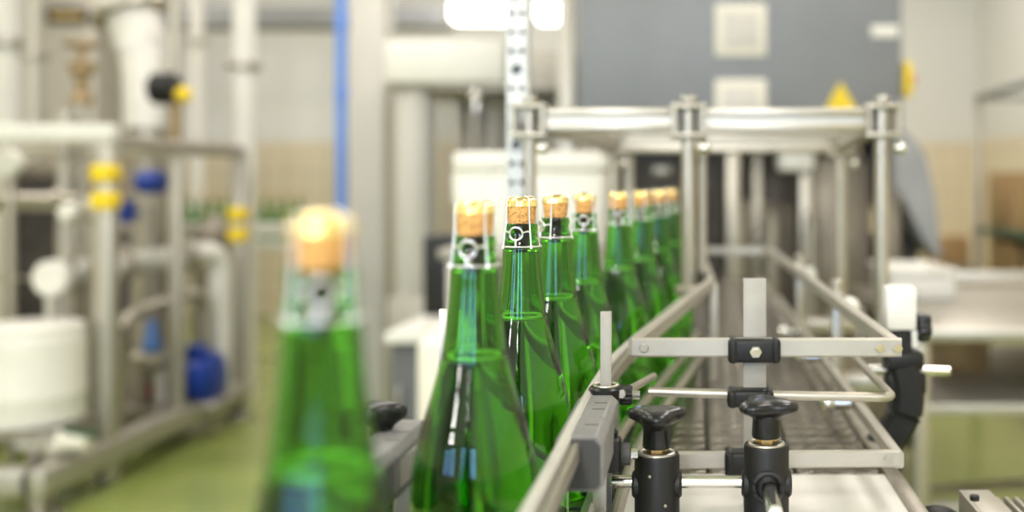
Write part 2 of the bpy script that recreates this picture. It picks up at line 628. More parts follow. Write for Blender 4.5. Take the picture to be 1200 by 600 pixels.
def post_clamp(par, x, y, z0, z1, zc, w=.0105, side=1):
    """flat upright bar with a knurled ring clamp and an eye bolt"""
    MB().box2((x - w / 2, y - .003, z0), (x + w / 2, y + .003, z1), .0007).build('upright', 'dullsteel', par)
    c = MB().cyl((x, y, zc - .010), (x, y, zc + .003), .0165, seg=28, bev=.002)
    c.cyl((x, y, zc - .018), (x, y, zc - .010), .012, seg=24)
    c = c.build('ring_clamp', 'blackgloss', par)
    MB().torus((x, y, zc + .0036), .0110, .0016, 28, 8).build('clamp_washer', 'steel', c)
    k = MB().lathe([(0, 0), (.008, 0), (.0092, .002), (.0092, .010), (.008, .012), (0, .012)], 28, (x + side * .013, y + .002, zc - .006), (side, 0, 0), wob=lambda a, r, zz: 1 + .06 * math.cos(14 * a))
    k.build('clamp_screw', 'black', c)
    MB().cyl((x + side * .024, y + .002, zc - .006), (x + side * .032, y + .002, zc - .006), .0042, seg=6).build('bolt', 'chrome', c)


post_clamp(GR, XX(708, .95), .97, BELT, ZZ(365, .97), ZZ(456, .97))
mb = MB().cyl(P(728, 462, .96), P(766, 441, 1.10), .0040, seg=14)
mb.build('stay_rod', 'steel', GR)
x, y, z = XX(708, .95), .905, ZZ(532, .905)
c = MB().box((x + .004, y, z), (.030, .022, .030), .004).cyl((x + .004, y, z + .012), (x + .004, y, z + .022), .012, seg=20, bev=.002).build('rod_clamp', 'black', GR)
MB().lathe([(0, 0), (.0085, 0), (.0095, .002), (.0095, .008), (0, .009)], 26, (x + .019, y, z), (1, 0, 0), wob=lambda a, r, zz: 1 + .06 * math.cos(12 * a)).build('clamp_screw', 'greydark', c)
MB().cyl((x + .028, y, z), (x + .034, y, z), .0048, seg=6).build('bolt', 'chrome', c)
MB().box2((x - .006, y - .003, BELT + .001), (x + .006, y + .003, z), .0006).build('upright', 'steel', GR)

# ------------------------------------------------------------------ guide rail on the far side of the row
GL = thing('guide_rail', (-.215, .8, BELT), 'pale guide rail with grey joint block on the skid side of the bottles', 'guide rail')
lp = [(.30, -.225), (.77, -.215), (1.1, -.208), (1.30, -.194), (1.48, -.169), (1.66, -.146), (1.86, -.127), (2.1, -.112)]
MB().bar(along(-.005, RT - .018, lp), .010, .026, .003).build('rail_strip', 'railplastic', GL)
MB().tube(along(-.004, BELT + .047, lp), .0048, 10).build('lower_rod', 'steel', GL)
joint_block(GL, -.252, -.2155, .665, .835, RT + .002, RT - .038)
MB().box2((XX(515, .90), .897, BELT), (XX(526, .90), .903, ZZ(362, .90)), .0007).build('upright', 'steel', GL)


def star_knob(par, x, y, z, R, h, lobes=3, turn=0.0, name='knob'):
    """moulded lobed knob on a stem: z is the foot of its stem"""
    def wob(a, r, zz):
        return 1 + (.22 * math.cos(lobes * (a - turn)) if zz > h * .55 else 0)
    pr = [(0, 0), (R * .50, 0), (R * .53, h * .06), (R * .50, h * .48), (R * .56, h * .58), (R * .78, h * .66), (R * .93, h * .72), (R * .98, h * .82), (R * .92, h * .92), (R * .70, h * .98), (R * .4, h * 1.0), (0, h * 1.0)]
    return MB().lathe(pr, 60, (x, y, z), (0, 0, 1), wob).build(name, 'blackgloss', par, angle=50)


kx, ky = XX(447, .80), .80
star_knob(GL, kx, ky, ZZ(532, .80), .0165, .040, 3, .2)
MB().cyl((kx, ky, BELT - .02), (kx, ky, ZZ(532, .8)), .0095, seg=24, bev=.001).build('knob_pillar', 'black', GL)

# ------------------------------------------------------------------ adjustable guide frame over the empty chains
FR = thing('adjustable_guide', (.06, 1.05, BELT), 'stainless rectangular guide frame of flat bars above the empty slat chains', 'guide frame')
D0 = 1.05
Zu = ZZ(407, D0)
uf = MB()
uf.bar([P(741, 407, D0), P(1056, 407, D0)], .007, .0195, .002)
uf.build('upper_bar', 'satin', FR)
xr = XX(1049, D0)
uz = Zu
pr = fillet([Vector((xr, D0 + .004, uz)), Vector((XX(903, 2.54), 2.54, uz)), Vector((XX(820, 2.54), 2.54, uz)), Vector((XX(834, 1.72), 1.72, uz)), Vector((XX(743, D0), D0 + .004, uz))], .03)
MB().bar(pr, .0125, .018, .002).build('upper_rail', 'satin', FR)
Zm = ZZ(464, D0)
pr = fillet([P(760, 459, D0), P(900, 463, D0), P(1047, 466, D0), Vector((XX(1047, D0) - .004, D0 + .30, Zm))], .016)
MB().tube(pr, .0048, 12).build('middle_rod', 'steel', FR)
Zl = ZZ(539, D0)
pr = fillet([Vector((XX(1053, D0), D0, Zl)), Vector((XX(1050, D0) - .003, 2.5, Zl))], .02)
MB().bar(pr, .011, .017, .002).build('lower_rail', 'satin', FR)
lb = MB().bar([P(790, 539, D0), P(1054, 537, D0)], .007, .0175, .002).build('lower_bar', 'satin', FR)
b = MB()
for px_, py_ in ((1030, 407), (1051, 407)):
    p = P(px_, py_, D0)
    b.cyl(p + Vector((0, -.0045, 0)), p + Vector((0, -.0075, 0)), .0048, seg=6)
b.build('corner_bolt', 'chrome', FR)
b = MB()
p = P(755, 407, D0)
b.cyl(p + Vector((0, -.0035, 0)), p + Vector((0, -.006, 0)), .0048, seg=14, bev=.0008)
b.build('end_bolt', 'steel', FR)
b = MB()
p = P(1040, 537, D0)
b.cyl(p + Vector((0, -.0035, 0)), p + Vector((0, -.007, 0)), .0048, seg=6)
b.build('end_bolt', 'steel', FR)
ux0, ux1 = XX(871.5, D0), XX(898.5, D0)
MB().box2((ux0, D0 + .006, BELT + .001), (ux1, D0 + .011, ZZ(327, D0)), .0008).build('flat_upright', 'dullsteel', FR)


def sleeve(x0, x1, y0, y1, bolt):
    a, b = P(x0, y0, D0), P(x1, y1, D0)
    mb = MB()
    zc = (a.z + b.z) / 2; hh = (a.z - b.z) / 2
    mb.box(((a.x + b.x) / 2, D0 + .001, zc), (abs(b.x - a.x), .026, hh * 1.92), .004, seg=3)
    for xx in (a.x + .005, b.x - .005):
        mb.box((xx, D0 + .001, zc), (.010, .029, hh * 2.06), .0045, seg=3)
    s = mb.build('sleeve_clamp', 'black', FR)
    if bolt:
        MB().cyl(((a.x + b.x) / 2 + .001, D0 - .012, zc), ((a.x + b.x) / 2 + .001, D0 - .0165, zc), .0062, seg=6).cyl(((a.x + b.x) / 2 + .001, D0 - .0165, zc), ((a.x + b.x) / 2 + .001, D0 - .018, zc), .0035, seg=16).build('clamp_bolt', 'chrome', s)


sleeve(853, 914, 395.5, 424, True)
sleeve(852, 906, 455, 476, False)
sleeve(849, 906, 527, 557, False)
# stand-off brackets that carry the right rails on the conveyor side
for yy in (1.55, 2.1):
    s = MB().box2((.206, yy - .012, BELT), (.222, yy + .012, uz + .005), .001)
    s.cyl((.214, yy, uz + .004), (.214, yy, uz + .022), .010, seg=20, bev=.002)
    s.build('bracket', 'steel', FR)
    MB().ball((.232, yy, uz - .02), .017).cyl((.220, yy, uz - .02), (.236, yy, uz - .02), .008, seg=16).build('hand_screw', 'whitemetal', FR)
for yy, zz in ((1.30, .055), (1.62, .06), (1.95, .05)):
    MB().cyl((.168, yy, BELT + zz), (.198, yy, BELT + zz), .009, seg=18, bev=.002).ball((.168, yy, BELT + zz), .012).build('guide_stud', 'chrome', FR)
p = Vector((XX(834, 1.72) + .004, 1.72, 0))
MB().box2((p.x - .006, p.y - .005, BELT), (p.x + .006, p.y + .005, uz), .001).build('support_post', 'satin', FR)

# ------------------------------------------------------------------ the two knob clamps on the cover plate
PT = BELT + .0005


def knob_clamp(x, D, ytop_body, ybrass, yknob_foot, yknob_top, hole_y, label, turn, ring):
    base = P(x, 0, D); bx = base.x
    t = thing('knob_clamp', (bx, D, PT), label, 'clamp')
    zb = ZZ(ytop_body, D)
    mb = MB()
    mb.lathe([(0, 0), (.027, 0), (.0285, .002), (.0285, .022), (.026, .0255), (.0215, .028), (.0205, .034), (.0205, zb - PT - .003), (.0195, zb - PT), (0, zb - PT)], 48, (bx, D, PT))
    zh = ZZ(hole_y, D)
    mb.cyl((bx - .0225, D, zh), (bx + .0225, D, zh), .0125, seg=28, bev=.002)
    body = mb.build('clamp_body', 'black', t)
    if ring:
        MB().torus((bx, D - .0205, zh + .002), .0125, .0028, 32, 10, (0, 1, 0)).build('rod_collar', 'black', body)
    else:
        for dx, dz in ((-.006, .012), (.008, -.014)):
            MB().ball((bx + dx, D - .0198, zh + dz), .0016).build('pin', 'steel', body)
    zr = ZZ(ybrass, D)
    MB().torus((bx, D, zb), .0150, .0020, 36, 8).build('top_rim', 'steel', body)
    MB().cyl((bx, D, zb - .001), (bx, D, zr), .0095, seg=6, bev=.0008).build('brass_nut', 'brass', t)
    z0 = ZZ(yknob_foot, D); z1 = ZZ(yknob_top, D)
    MB().cyl((bx, D, zr), (bx, D, z0 + .001), .0065, seg=18).build('stud', 'chrome', t)
    star_knob(t, bx, D, z0, .0250, z1 - z0, 3, turn)
    return t


knob_clamp(770, .93, 531, 524, 524, 478, 567, 'black clamp with lobed knob on the white plate, beside the grey joint block', .55, False)
knob_clamp(898, .93, 520, 512, 512, 467, 566, 'black clamp with lobed knob on the white plate, gripping a steel rod end', PI / 2 + .2, True)
Zr = ZZ(564.5, .93)
tag(MB().cyl((XX(716, .93), .93, Zr), (XX(876, .93), .93, Zr), .0058, seg=20, bev=.001).build('cross_rod', 'chrome'),
    'slim horizontal steel rod running between the two black knob clamps', 'rod')
tag(MB().cyl((XX(899, .93), .911, ZZ(563, .93)), (XX(899, .93), .838, ZZ(563, .93)), .0068, seg=28, bev=.0012).build('rod_end', 'chrome'),
    'short shiny steel rod end sticking out of the knob clamp', 'rod')

# ------------------------------------------------------------------ sensor on its black bracket
SD = 1.32
SN = thing('light_sensor', P(1058, 500, SD), 'white sensor box on a curved black bracket at the conveyor side', 'sensor')
a, b = P(1037, 335, SD), P(1072, 386, SD)
MB().box2((a.x, SD - .014, b.z), (b.x, SD + .02, a.z), .004).build('sensor_box', 'white', SN)
MB().box2((b.x - .006, SD - .010, b.z - .022), (b.x + .0015, SD - .004, b.z), .001).build('cable_gland', 'whitemetal', SN)
arm = [P(1050, 386, SD), P(1054, 420, SD), P(1062, 455, SD), P(1058, 487, SD), P(1040, 515, SD), P(1010, 545, SD)]
arm = catmull(arm, 5)
ma = MB()
rr = []
prof = []
for i, p in enumerate(arm):
    pass
ma.bar(arm[:7], .034, .030, .006)
ma.bar(arm[6:16], .040, .046, .008)
ma.bar(arm[15:], .036, .040, .008)
ma.build('bracket_arm', 'black', SN)
MB().box(P(1058, 421, SD), (.048, .04, .022), .004).box(P(1060, 447, SD), (.050, .036, .030), .005).build('bracket_collar', 'black', SN)
kp = P(1078, 383, SD)
MB().lathe([(0, 0), (.008, 0), (.0165, .004), (.018, .010), (.016, .018), (0, .020)], 40, kp + Vector((-.006, .0, 0)), (1, 0, 0), wob=lambda q, r, zz: 1 + (.14 * math.cos(5 * q) if r > .01 else 0)).build('side_knob', 'blackgloss', SN)
MB().cyl(P(1015, 433, SD), P(1113, 435, SD), .0062, seg=20, bev=.001).build('cross_rod', 'chrome', SN)
MB().box2((.234, SD - .02, .90), (.262, SD + .02, .955), .003).build('mount_foot', 'black', SN)
MB().bar([P(1010, 545, SD), Vector((.25, SD, .94))], .03, .03, .004).build('mount_link', 'black', SN)

# ------------------------------------------------------------------ stainless gantry
GA = thing('gantry_frame', (0, 1.78, .966), 'stainless gantry of round posts and square beams standing over the far conveyor', 'gantry')
DF, DB = 1.78, 2.50
zf = ZZ(141, DF); zbk = ZZ(168, DB)


def beam(x0, x1, D, z, h, w):
    mb = MB()
    mb.box2((x0, D - w / 2, z + h * .12), (x1, D + w / 2, z + h / 2), .003)
    mb.box2((x0 + .002, D - w / 2 + .004, z - h * .12), (x1 - .002, D + w / 2 - .004, z + h * .12))
    mb.box2((x0, D - w / 2, z - h / 2), (x1, D + w / 2, z - h * .12), .003)
    mb.build('cross_beam', 'steel', GA)


beam(XX(632, DF), XX(795, DF), DF, zf, .041, .034)
beam(XX(819, DF), XX(1021, DF), DF, zf, .041, .034)
beam(XX(722, DB), XX(985, DB), DB, zbk, .047, .034)
feet = []
for x, D, zc, r, zlow in ((621, DF, zf, .0110, .972), (807, DF, zf, .0125, RT + .004), (1033, DF, zf, .0125, .972), (719, DB, zbk, .0135, .972), (985, DB, zbk, .0140, .972)):
    bx = XX(x, D)
    MB().cyl((bx, D, zlow), (bx, D, zc + .03), r, seg=24, bev=.002).build('post', 'steel', GA)
    mb = MB()
    for dz in (-.0265, .023):
        mb.box((bx, D, zc + dz), (.064, .053, .008), .003)
    for sx in (-.025, .025):
        for sy in (-.02, .02):
            mb.cyl((bx + sx, D + sy, zc - .030), (bx + sx, D + sy, zc + .029), .0049, seg=10)
    mb.cyl((bx, D, zc + .030), (bx, D, zc + .042), r * 1.2, seg=20, bev=.003)
    mb.build('post_clamp', 'steel', GA)
    MB().ball((bx + .026, D - .03, zc - .05), .013, (1, 1, .8)).build('thumb_screw', 'chrome', GA)
    MB().cyl((bx, D, zlow - .004), (bx, D, zlow + .012), r * 1.9, seg=24, bev=.002).build('foot_flange', 'steel', GA)
for x, D, r in ((823, 1.83, .0075), (737, 2.53, .012)):
    bx = XX(x, D)
    MB().cyl((bx, D, Zu + .010 if D < 2.5 else .967), (bx, D, ZZ(150 if D < 2.5 else 160, D)), r, seg=18).build('slim_post', 'satin', GA)
for xa, xb in ((1033, 985), (621, 719)):
    A = Vector((XX(xa, DF), DF + .03, zf - .002)); B = Vector((XX(xb, DB), DB - .03, zbk + .002))
    MB().bar([A, B], .03, .036, .003).build('side_beam', 'steel', GA)
# outriggers that carry the posts outside the chains
for x, D in ((1033, DF), (985, DB)):
    MB().box2((.236, D - .03, .94), (XX(x, D) + .035, D + .03, .968), .003).build('outrigger', 'steel', GA)
for x, D in ((621, DF), (719, DB)):
    MB().box2((XX(x, D) - .035, D - .03, .94), (-.2355 if D < 2.4 else -.19, D + .03, .968), .003).build('outrigger', 'steel', GA)

# ------------------------------------------------------------------ perforated upright
PU = thing('perforated_post', (XX(606, 1.86), 1.88, 0), 'tall light grey perforated steel post standing behind the third bottle', 'post')
w = .040
xc, yc = XX(606, 1.86), 1.88
ob = MB().box2((xc - w / 2, yc - .022, 0.008), (xc + w / 2, yc + .022, 2.2), .003).build('channel', 'galv', PU)
hb = MB()
zz0 = ZZ(-160, 1.86)
k = 0
for yy in range(-160, 560, 22):
    z = ZZ(yy, 1.86)
    if k % 4 == 3:
        hb.cyl((xc, yc - .04, z), (xc, yc + .012, z), .0105, seg=16)
    else:
        for s in (-1, 1):
            hb.cyl((xc + s * .009, yc - .04, z), (xc + s * .009, yc + .012, z), .0056, seg=12)
    k += 1
cut(ob, hb)
MB().box((xc, yc, .004), (.12, .12, .008), .001).build('foot_plate', 'steel', PU)

# ------------------------------------------------------------------ slotted end piece at the lower right corner
GT = thing('slotted_bracket', (XX(1165, 1.12), 1.12, 0), 'slotted steel bracket low at the aisle side of the conveyor', 'bracket')
a = P(1126, 577, 1.12)
ztop = a.z
gm = MB()
gm.box2((a.x, 1.00, ztop - .04), (a.x + .004, 1.13, ztop), .0008)
gm.box2((a.x + .004, 1.00, ztop - .004), (a.x + .034, 1.13, ztop), .0008)
gm.build('side_angle', 'satin', GT)
for k in range(9):
    x0 = a.x + .038 + k * .0105
    MB().box2((x0, 1.0, ztop - .026), (x0 + .0045, 1.125, ztop - .006), .0012).build('slat', 'satin', GT)
MB().box2((a.x, 1.118, ztop - .032), (a.x + .15, 1.124, ztop - .016), .001).build('cross_bar', 'steel', GT)
MB().box2((a.x + .004, 1.0, ztop - .03), (a.x + .15, 1.006, ztop - .02), .001).build('cross_bar', 'steel', GT)
MB().cyl(P(1142, 585, 1.06) + Vector((0, 0, -.001)), P(1142, 585, 1.06) + Vector((0, 0, .004)), .005, seg=12).build('screw', 'black', GT)
for sx in (a.x + .02, a.x + .13):
    MB().box2((sx - .012, 1.05, 0), (sx + .012, 1.08, ztop - .024), .002).build('leg', 'steel', GT)
BB = P(1098, 612, 1.12)
tag(MB().ball((BB.x, 1.12, BB.z), .022, (1.3, 1, .8)).cyl((BB.x, 1.12, 0), (BB.x, 1.12, BB.z), .012, seg=16).build('cable_post', 'black'),
    'black rounded post head at the bottom edge beside the slotted bracket', 'post')

# ------------------------------------------------------------------ big grey machine
CD = 4.4
MC = thing('packing_machine', (.18, CD + .6, 0), 'big blue-grey machine cabinet with open dark lower bay behind the gantry', 'machine')
cx0, cx1 = XX(677, CD), XX(1057, CD)
zc0, zc1 = ZZ(160, CD), 2.55
MB().box2((cx0, CD, zc0), (cx1, CD + 1.3, zc1), .008).build('upper_cabinet', 'cabinet', MC)


def panel(x0, y0, x1, y1, name, m, th=.012, inset=True):
    a, b = P(x0, y0, CD), P(x1, y1, CD)
    p = MB().box2((a.x, CD - th, b.z), (b.x, CD + .002, a.z), .004).build(name, m, MC)
    if inset:
        w = .035
        f = MB()
        for (u0, v0, u1, v1) in ((a.x + w, b.z + w, b.x - w, a.z - w),):
            f.box2((u0, CD - th - .006, v0), (u1, CD - th + .001, v1), .003)
        f.build('inner_panel', 'column', p)
    return p


panel(838, 5, 898, 66, 'vent_panel', 'cream')
panel(838, 93, 898, 150, 'vent_panel', 'cream')
a = P(1037, 37, CD)
MB().box(a + Vector((0, -.004, 0)), (.118, .01, .052), .004).build('name_plate', 'white', MC)
t0, t1, t2 = P(985, 96, CD), P(960, 140, CD), P(1010, 140, CD)
MB().prism([(t0.x, t0.z), (t2.x, t2.z), (t1.x, t1.z)], CD - .006, CD + .001).build('warning_triangle', 'yellow', MC)
# lower bay
lz = zc0
mb = MB().box2((cx0, CD + 1.22, .1), (cx1, CD + 1.27, lz))
mb.build('rear_panel', 'brownsteel', MC)
MB().box2((cx0 + .12, CD + .55, .4), (XX(850, CD), CD + .6, lz)).build('bay_shade_sheet', 'darksteel', MC)  # dark sheet put in for the shade inside the open bay
MB().box2((cx0, CD + .05, .1), (cx1, CD + 1.25, .55), .01).build('base_cabinet', 'brownsteel', MC)
for k, (x, w, y0, m) in enumerate(((690, 22, .1, 'brownsteel'), (859, 15, .1, 'steel'), (888, 11, .35, 'steel'), (945, 15, .2, 'steel'), (1048, 14, .08, 'brownsteel'))):
    bx = XX(x, CD + y0); ww = w / F * CD
    MB().box2((bx - ww / 2, CD + y0, .55 if k else .1), (bx + ww / 2, CD + y0 + ww, lz), .006).build('pillar', m, MC)
bx = XX(930, CD + .15)
MB().box2((bx - .07, CD + .1, ZZ(200, CD)), (bx + .09, CD + .3, ZZ(172, CD)), .02).build('drive_head', 'whitemetal', MC)
MB().box2((XX(960, CD), CD + .3, .55), (XX(1036, CD), CD + .8, ZZ(180, CD)), .02).build('side_housing', 'brownsteel', MC)
MB().box2((XX(868, CD), CD + .7, .55), (XX(955, CD), CD + 1.1, ZZ(235, CD)), .02).build('gear_housing', 'brownsteel', MC)
for x in (868, 905, 950):
    bx = XX(x, CD + .2)
    MB().cyl((bx, CD + .2, .55), (bx, CD + .2, ZZ(262, CD)), .03, seg=20, bev=.004).ball((bx, CD + .2, ZZ(258, CD)), .028).build('spindle', 'steel', MC)
MB().box2((XX(760, CD), CD + .45, ZZ(205, CD)), (XX(785, CD), CD + .54, ZZ(192, CD)), .01).build('latch', 'steel', MC)
# curved grey guard sheet on the right side
gpts = [(cx1 - .04, ZZ(150, CD)), (XX(1062, CD), ZZ(155, CD)), (XX(1082, CD), ZZ(180, CD)), (XX(1094, CD), ZZ(230, CD)), (XX(1101, CD), ZZ(300, CD)),
        (XX(1098, CD), ZZ(302, CD)), (XX(1080, CD), ZZ(280, CD)), (XX(1062, CD), ZZ(240, CD)), (XX(1046, CD), ZZ(215, CD)), (cx1 - .04, ZZ(205, CD))]
MB().prism(gpts, CD - .03, CD + .9).build('guard_sheet', 'drape', MC)
MB().box2((cx1 - .05, CD + .2, .1), (XX(1088, CD), CD + .85, ZZ(285, CD)), .01).build('side_skirt', 'darksteel', MC)
ep = P(1064, 92, CD)
MB().box((ep.x + .004, CD + .06, ep.z), (.036, .1, .15), .006).build('stop_box', 'yellow', MC)
MB().cyl((ep.x + .02, CD + .06, ep.z + .0), (ep.x + .04, CD + .06, ep.z + .0), .026, seg=20, bev=.004).build('stop_button', 'red', MC)
for sx in (cx0 + .05, cx1 - .05):
    for sy in (CD + .1, CD + 1.2):
        MB().cyl((sx, sy, 0), (sx, sy, .105), .03, seg=16).build('foot', 'steel', MC)

# ------------------------------------------------------------------ work table on the right with things on it
WT = thing('work_table', (1.15, 3.4, 0), 'steel work table with lower shelf in the aisle before the cardboard boxes', 'table')
tz = .90
MB().box2((.60, 2.80, tz - .035), (2.3, 3.95, tz), .004).box2((.95, 3.93, tz), (2.3, 3.95, tz + .06), .003).build('table_top', 'steel', WT)
MB().box2((.62, 2.84, .655), (2.28, 3.9, .685), .003).build('shelf', 'satin', WT)
for x in (.63, 1.3, 2.25):
    for y in (2.86, 3.88):
        MB().box2((x - .02, y - .02, 0), (x + .02, y + .02, tz - .035), .003).build('leg', 'steel', WT)
MB().bar([Vector((.66, 3.88, .12)), Vector((1.3, 2.88, .48))], .03, .03).build('brace', 'brownsteel', WT)
MB().box2((.65, 2.86, .36), (1.28, 2.9, .40), .003).build('stretcher', 'satin', WT)
a = P(1012, 306, 3.55)
tr = thing('plastic_tray', (.74, 3.55, tz), 'white plastic tray with a rim on the work table', 'tray')
tx0, tx1 = XX(1046, 3.45), XX(1112, 3.55)
tm = MB().box2((tx0, 3.45, tz), (tx1, 3.85, tz + .10), .012)
tm = tm.build('tub', 'white', tr)
cut(tm, MB().box2((tx0 + .012, 3.462, tz + .012), (tx1 - .012, 3.838, tz + .2), .008))
MB().box2((tx0 - .012, 3.438, tz + .092), (tx1 + .012, 3.45, tz + .105), .003).box2((tx0 - .012, 3.85, tz + .092), (tx1 + .012, 3.862, tz + .105), .003).box2((tx0 - .012, 3.44, tz + .092), (tx0, 3.86, tz + .105), .003).box2((tx1, 3.44, tz + .092), (tx1 + .012, 3.86, tz + .105), .003).build('rim', 'white', tr)

LB = thing('crate', (.80, 3.5, .685), 'dark brown crate on the lower shelf of the work table', 'crate')
MB().box2((.655, 3.3, .686), (.95, 3.72, .85), .006).build('crate_body', 'cast', LB)
MB().box2((.66, 3.292, .80), (.945, 3.302, .835), .002).build('grip_rail', 'darksteel', LB)

# storage rack with boxes
RK = thing('storage_rack', (2.1, 5.3, 0), 'tall thin-framed rack with dark green shelves by the tiled wall', 'rack')
rx0, rx1, ry0, ry1 = XX(1146, 6.0), 2.55, 4.6, 6.0
rtop = ZZ(112, 6.0)
for x in (rx0, rx1):
    for y in (ry0, ry1):
        MB().box2((x - .018, y - .018, 0), (x + .018, y + .018, rtop), .003).build('post', 'steel', RK)
mb = MB()
for y in (ry0, ry1):
    mb.box2((rx0, y - .02, rtop - .03), (rx1, y + .02, rtop), .003)
for x in (rx0, rx1):
    mb.box2((x - .02, ry0, rtop - .03), (x + .02, ry1, rtop), .003)
mb.build('top_frame', 'greybeam', RK)
for z in (ZZ(326, 5.9), ZZ(266, 5.9)):
    MB().box2((rx0 - .02, ry0 - .02, z - .03), (rx1 + .02, ry1 + .02, z), .004).build('rack_shelf', 'greenshelf', RK)


def carton(x0, y0, z0, sx, sy, sz, label):
    t = thing('cardboard_box', (x0 + sx / 2, y0 + sy / 2, z0), label, 'box', 'cardboard boxes on the rack')
    MB().box2((x0, y0, z0), (x0 + sx, y0 + sy, z0 + sz), .006).build('carton', 'card', t)
    MB().box2((x0 + sx / 2 - .025, y0 - .001, z0 + sz * .8), (x0 + sx / 2 + .025, y0 + sy, z0 + sz + .001), .0005).build('tape', mat_tape, t)


mat_tape = mat('brown_tape', (.40, .27, .13), .35, 0, .05)
z1 = ZZ(266, 5.9); z2 = ZZ(326, 5.9)
carton(1.69, 5.46, z1, .6, .44, .31, 'brown cardboard box alone on the upper dark green rack shelf')
carton(1.69, 5.70, z2, .5, .20, .25, 'brown cardboard box on the lower rack shelf, next to the corner post')
carton(1.69, 5.42, z2, .5, .25, .23, 'brown cardboard box on the lower rack shelf, farther from the corner post')
ps = thing('pallet_stand', (1.7, 6.8, 0), 'low steel stand beside the rack carrying one carton', 'stand')
sx0, sx1 = XX(1098, 6.6), XX(1136, 6.6)
sz = ZZ(312, 6.6)
MB().box2((sx0 - .02, 6.55, sz - .03), (sx1 + .02, 7.1, sz), .004).build('stand_top', 'satin', ps)
for x in (sx0, sx1):
    for y in (6.58, 7.06):
        MB().box2((x - .015, y - .015, 0), (x + .015, y + .015, sz - .03), .002).build('leg', 'steel', ps)
t = thing('cardboard_box', ((sx0 + sx1) / 2, 6.8, sz), 'single brown carton on the low stand beside the rack', 'box')
MB().box2((sx0, 6.6, sz), (sx1, 7.0, sz + .19), .005).build('carton', 'card', t)
MB().box2(((sx0 + sx1) / 2 - .02, 6.599, sz + .15), ((sx0 + sx1) / 2 + .02, 7.0, sz + .191), .0005).build('tape', mat_tape, t)

# ------------------------------------------------------------------ middle background
# white lidded crate on a stand, behind the bottles
KD = 3.2
kx0, kx1 = XX(522, KD), XX(711, KD)
kz0, kz1 = ZZ(292, KD), ZZ(178, KD)
KS = thing('crate_stand', ((kx0 + kx1) / 2, KD + .2, 0), 'dark steel stand under the white crate behind the bottles', 'stand')
MB().box2((kx0 - .02, KD - .02, kz0 - .03), (kx1 + .02, KD + .42, kz0), .003).build('stand_top', 'worn', KS)
for x in (kx0 + .02, kx1 - .02):
    for y in (KD + .02, KD + .38):
        MB().box2((x - .018, y - .018, 0), (x + .018, y + .018, kz0 - .03), .003).build('leg', 'worn', KS)
KR = thing('plastic_crate', ((kx0 + kx1) / 2, KD + .2, kz0), 'white lidded plastic crate behind the corks and the perforated post', 'crate')
MB().box2((kx0 + .028, KD + .01, kz0), (kx1 - .012, KD + .39, kz1 - .05), .016).build('crate_body', 'white', KR)
MB().box2((kx0 + .02, KD - .005, kz1 - .062), (kx1, KD + .405, kz1), .018).build('lid', 'white', KR)
MB().box2((kx0 - .005, KD + .1, kz1 - .16), (kx0 + .03, KD + .3, kz1 - .06), .008).build('handle', 'white', KR)
rb = MB()
for k in range(4):
    xx = kx0 + .1 + k * .11
    rb.box2((xx, KD + .004, kz0 + .02), (xx + .014, KD + .012, kz1 - .07), .002)
rb.build('rib', 'white', KR)

# bench with black box
TB = thing('side_cabinet', (-.95, 4.0, 0), 'dark grey floor cabinet with a white top beside the steel column', 'cabinet')
bz = .80
MB().box2((XX(452, 3.42), 3.4, bz - .035), (-.83, 4.65, bz), .004).build('worktop', 'white', TB)
MB().box2((XX(458, 3.46), 3.46, .06), (-.85, 4.6, bz - .035), .006).build('cabinet_body', 'greycab', TB)
MB().box2((XX(462, 3.46), 3.449, .1), (-.86, 3.461, bz - .07), .003).build('door', 'greycab', TB)
MB().box2((XX(468, 3.46), 3.436, .5), (XX(471, 3.46), 3.45, .62), .002).build('handle', 'steel', TB)
MB().box2((XX(466, 3.46), 3.52, 0), (-.87, 4.5, .06)).build('plinth', 'black', TB)
bd = 3.85
bx = thing('control_box', (XX(512, bd), bd, bz), 'black upright box standing on the white cabinet top', 'box')
MB().box2((XX(496, bd), bd, bz), (XX(546, bd), bd + .22, ZZ(277, bd)), .006).build('case', 'black', bx)
MB().box2((XX(499, bd), bd - .003, bz + .02), (XX(543, bd), bd + .001, ZZ(282, bd)), .002).build('front_plate', 'black', bx)
cd = 2.75
cb = thing('canister', (XX(510, cd), cd + .1, 0), 'tall cream plastic canister with rounded shoulders before the dark cabinet', 'canister')
MB().box2((XX(485, cd), cd, 0), (XX(560, cd), cd + .2, ZZ(396, cd)), .035).build('tank', 'cream', cb, angle=60)
MB().cyl((XX(505, cd), cd + .1, ZZ(397, cd)), (XX(505, cd), cd + .1, ZZ(388, cd)), .03, seg=20, bev=.003).build('screw_cap', 'cream', cb)

# steel column, blue pipe
tag(MB().box2((XX(409, 6.0), 6.0, 0), (XX(450, 6.0), 6.2, RZ), .008).build('steel_column', 'column'),
    'wide pale square column from floor to ceiling beside the blue pipe', 'column')
bp = thing('blue_pipe', (XX(400, 6.35), 6.35, 0), 'thin upright blue pipe from the floor to the ceiling', 'pipe')
MB().cyl((XX(400, 6.35), 6.35, 0), (XX(400, 6.35), 6.35, RZ), .034, seg=20).build('pipe', 'bluepipe', bp)
for yy in (28, 110):
    MB().cyl((XX(400, 6.35), 6.35, ZZ(yy, 6.35) - .025), (XX(400, 6.35), 6.35, ZZ(yy, 6.35) + .025), .042, seg=20, bev=.004).build('pipe_clip', 'bluepipe', bp)

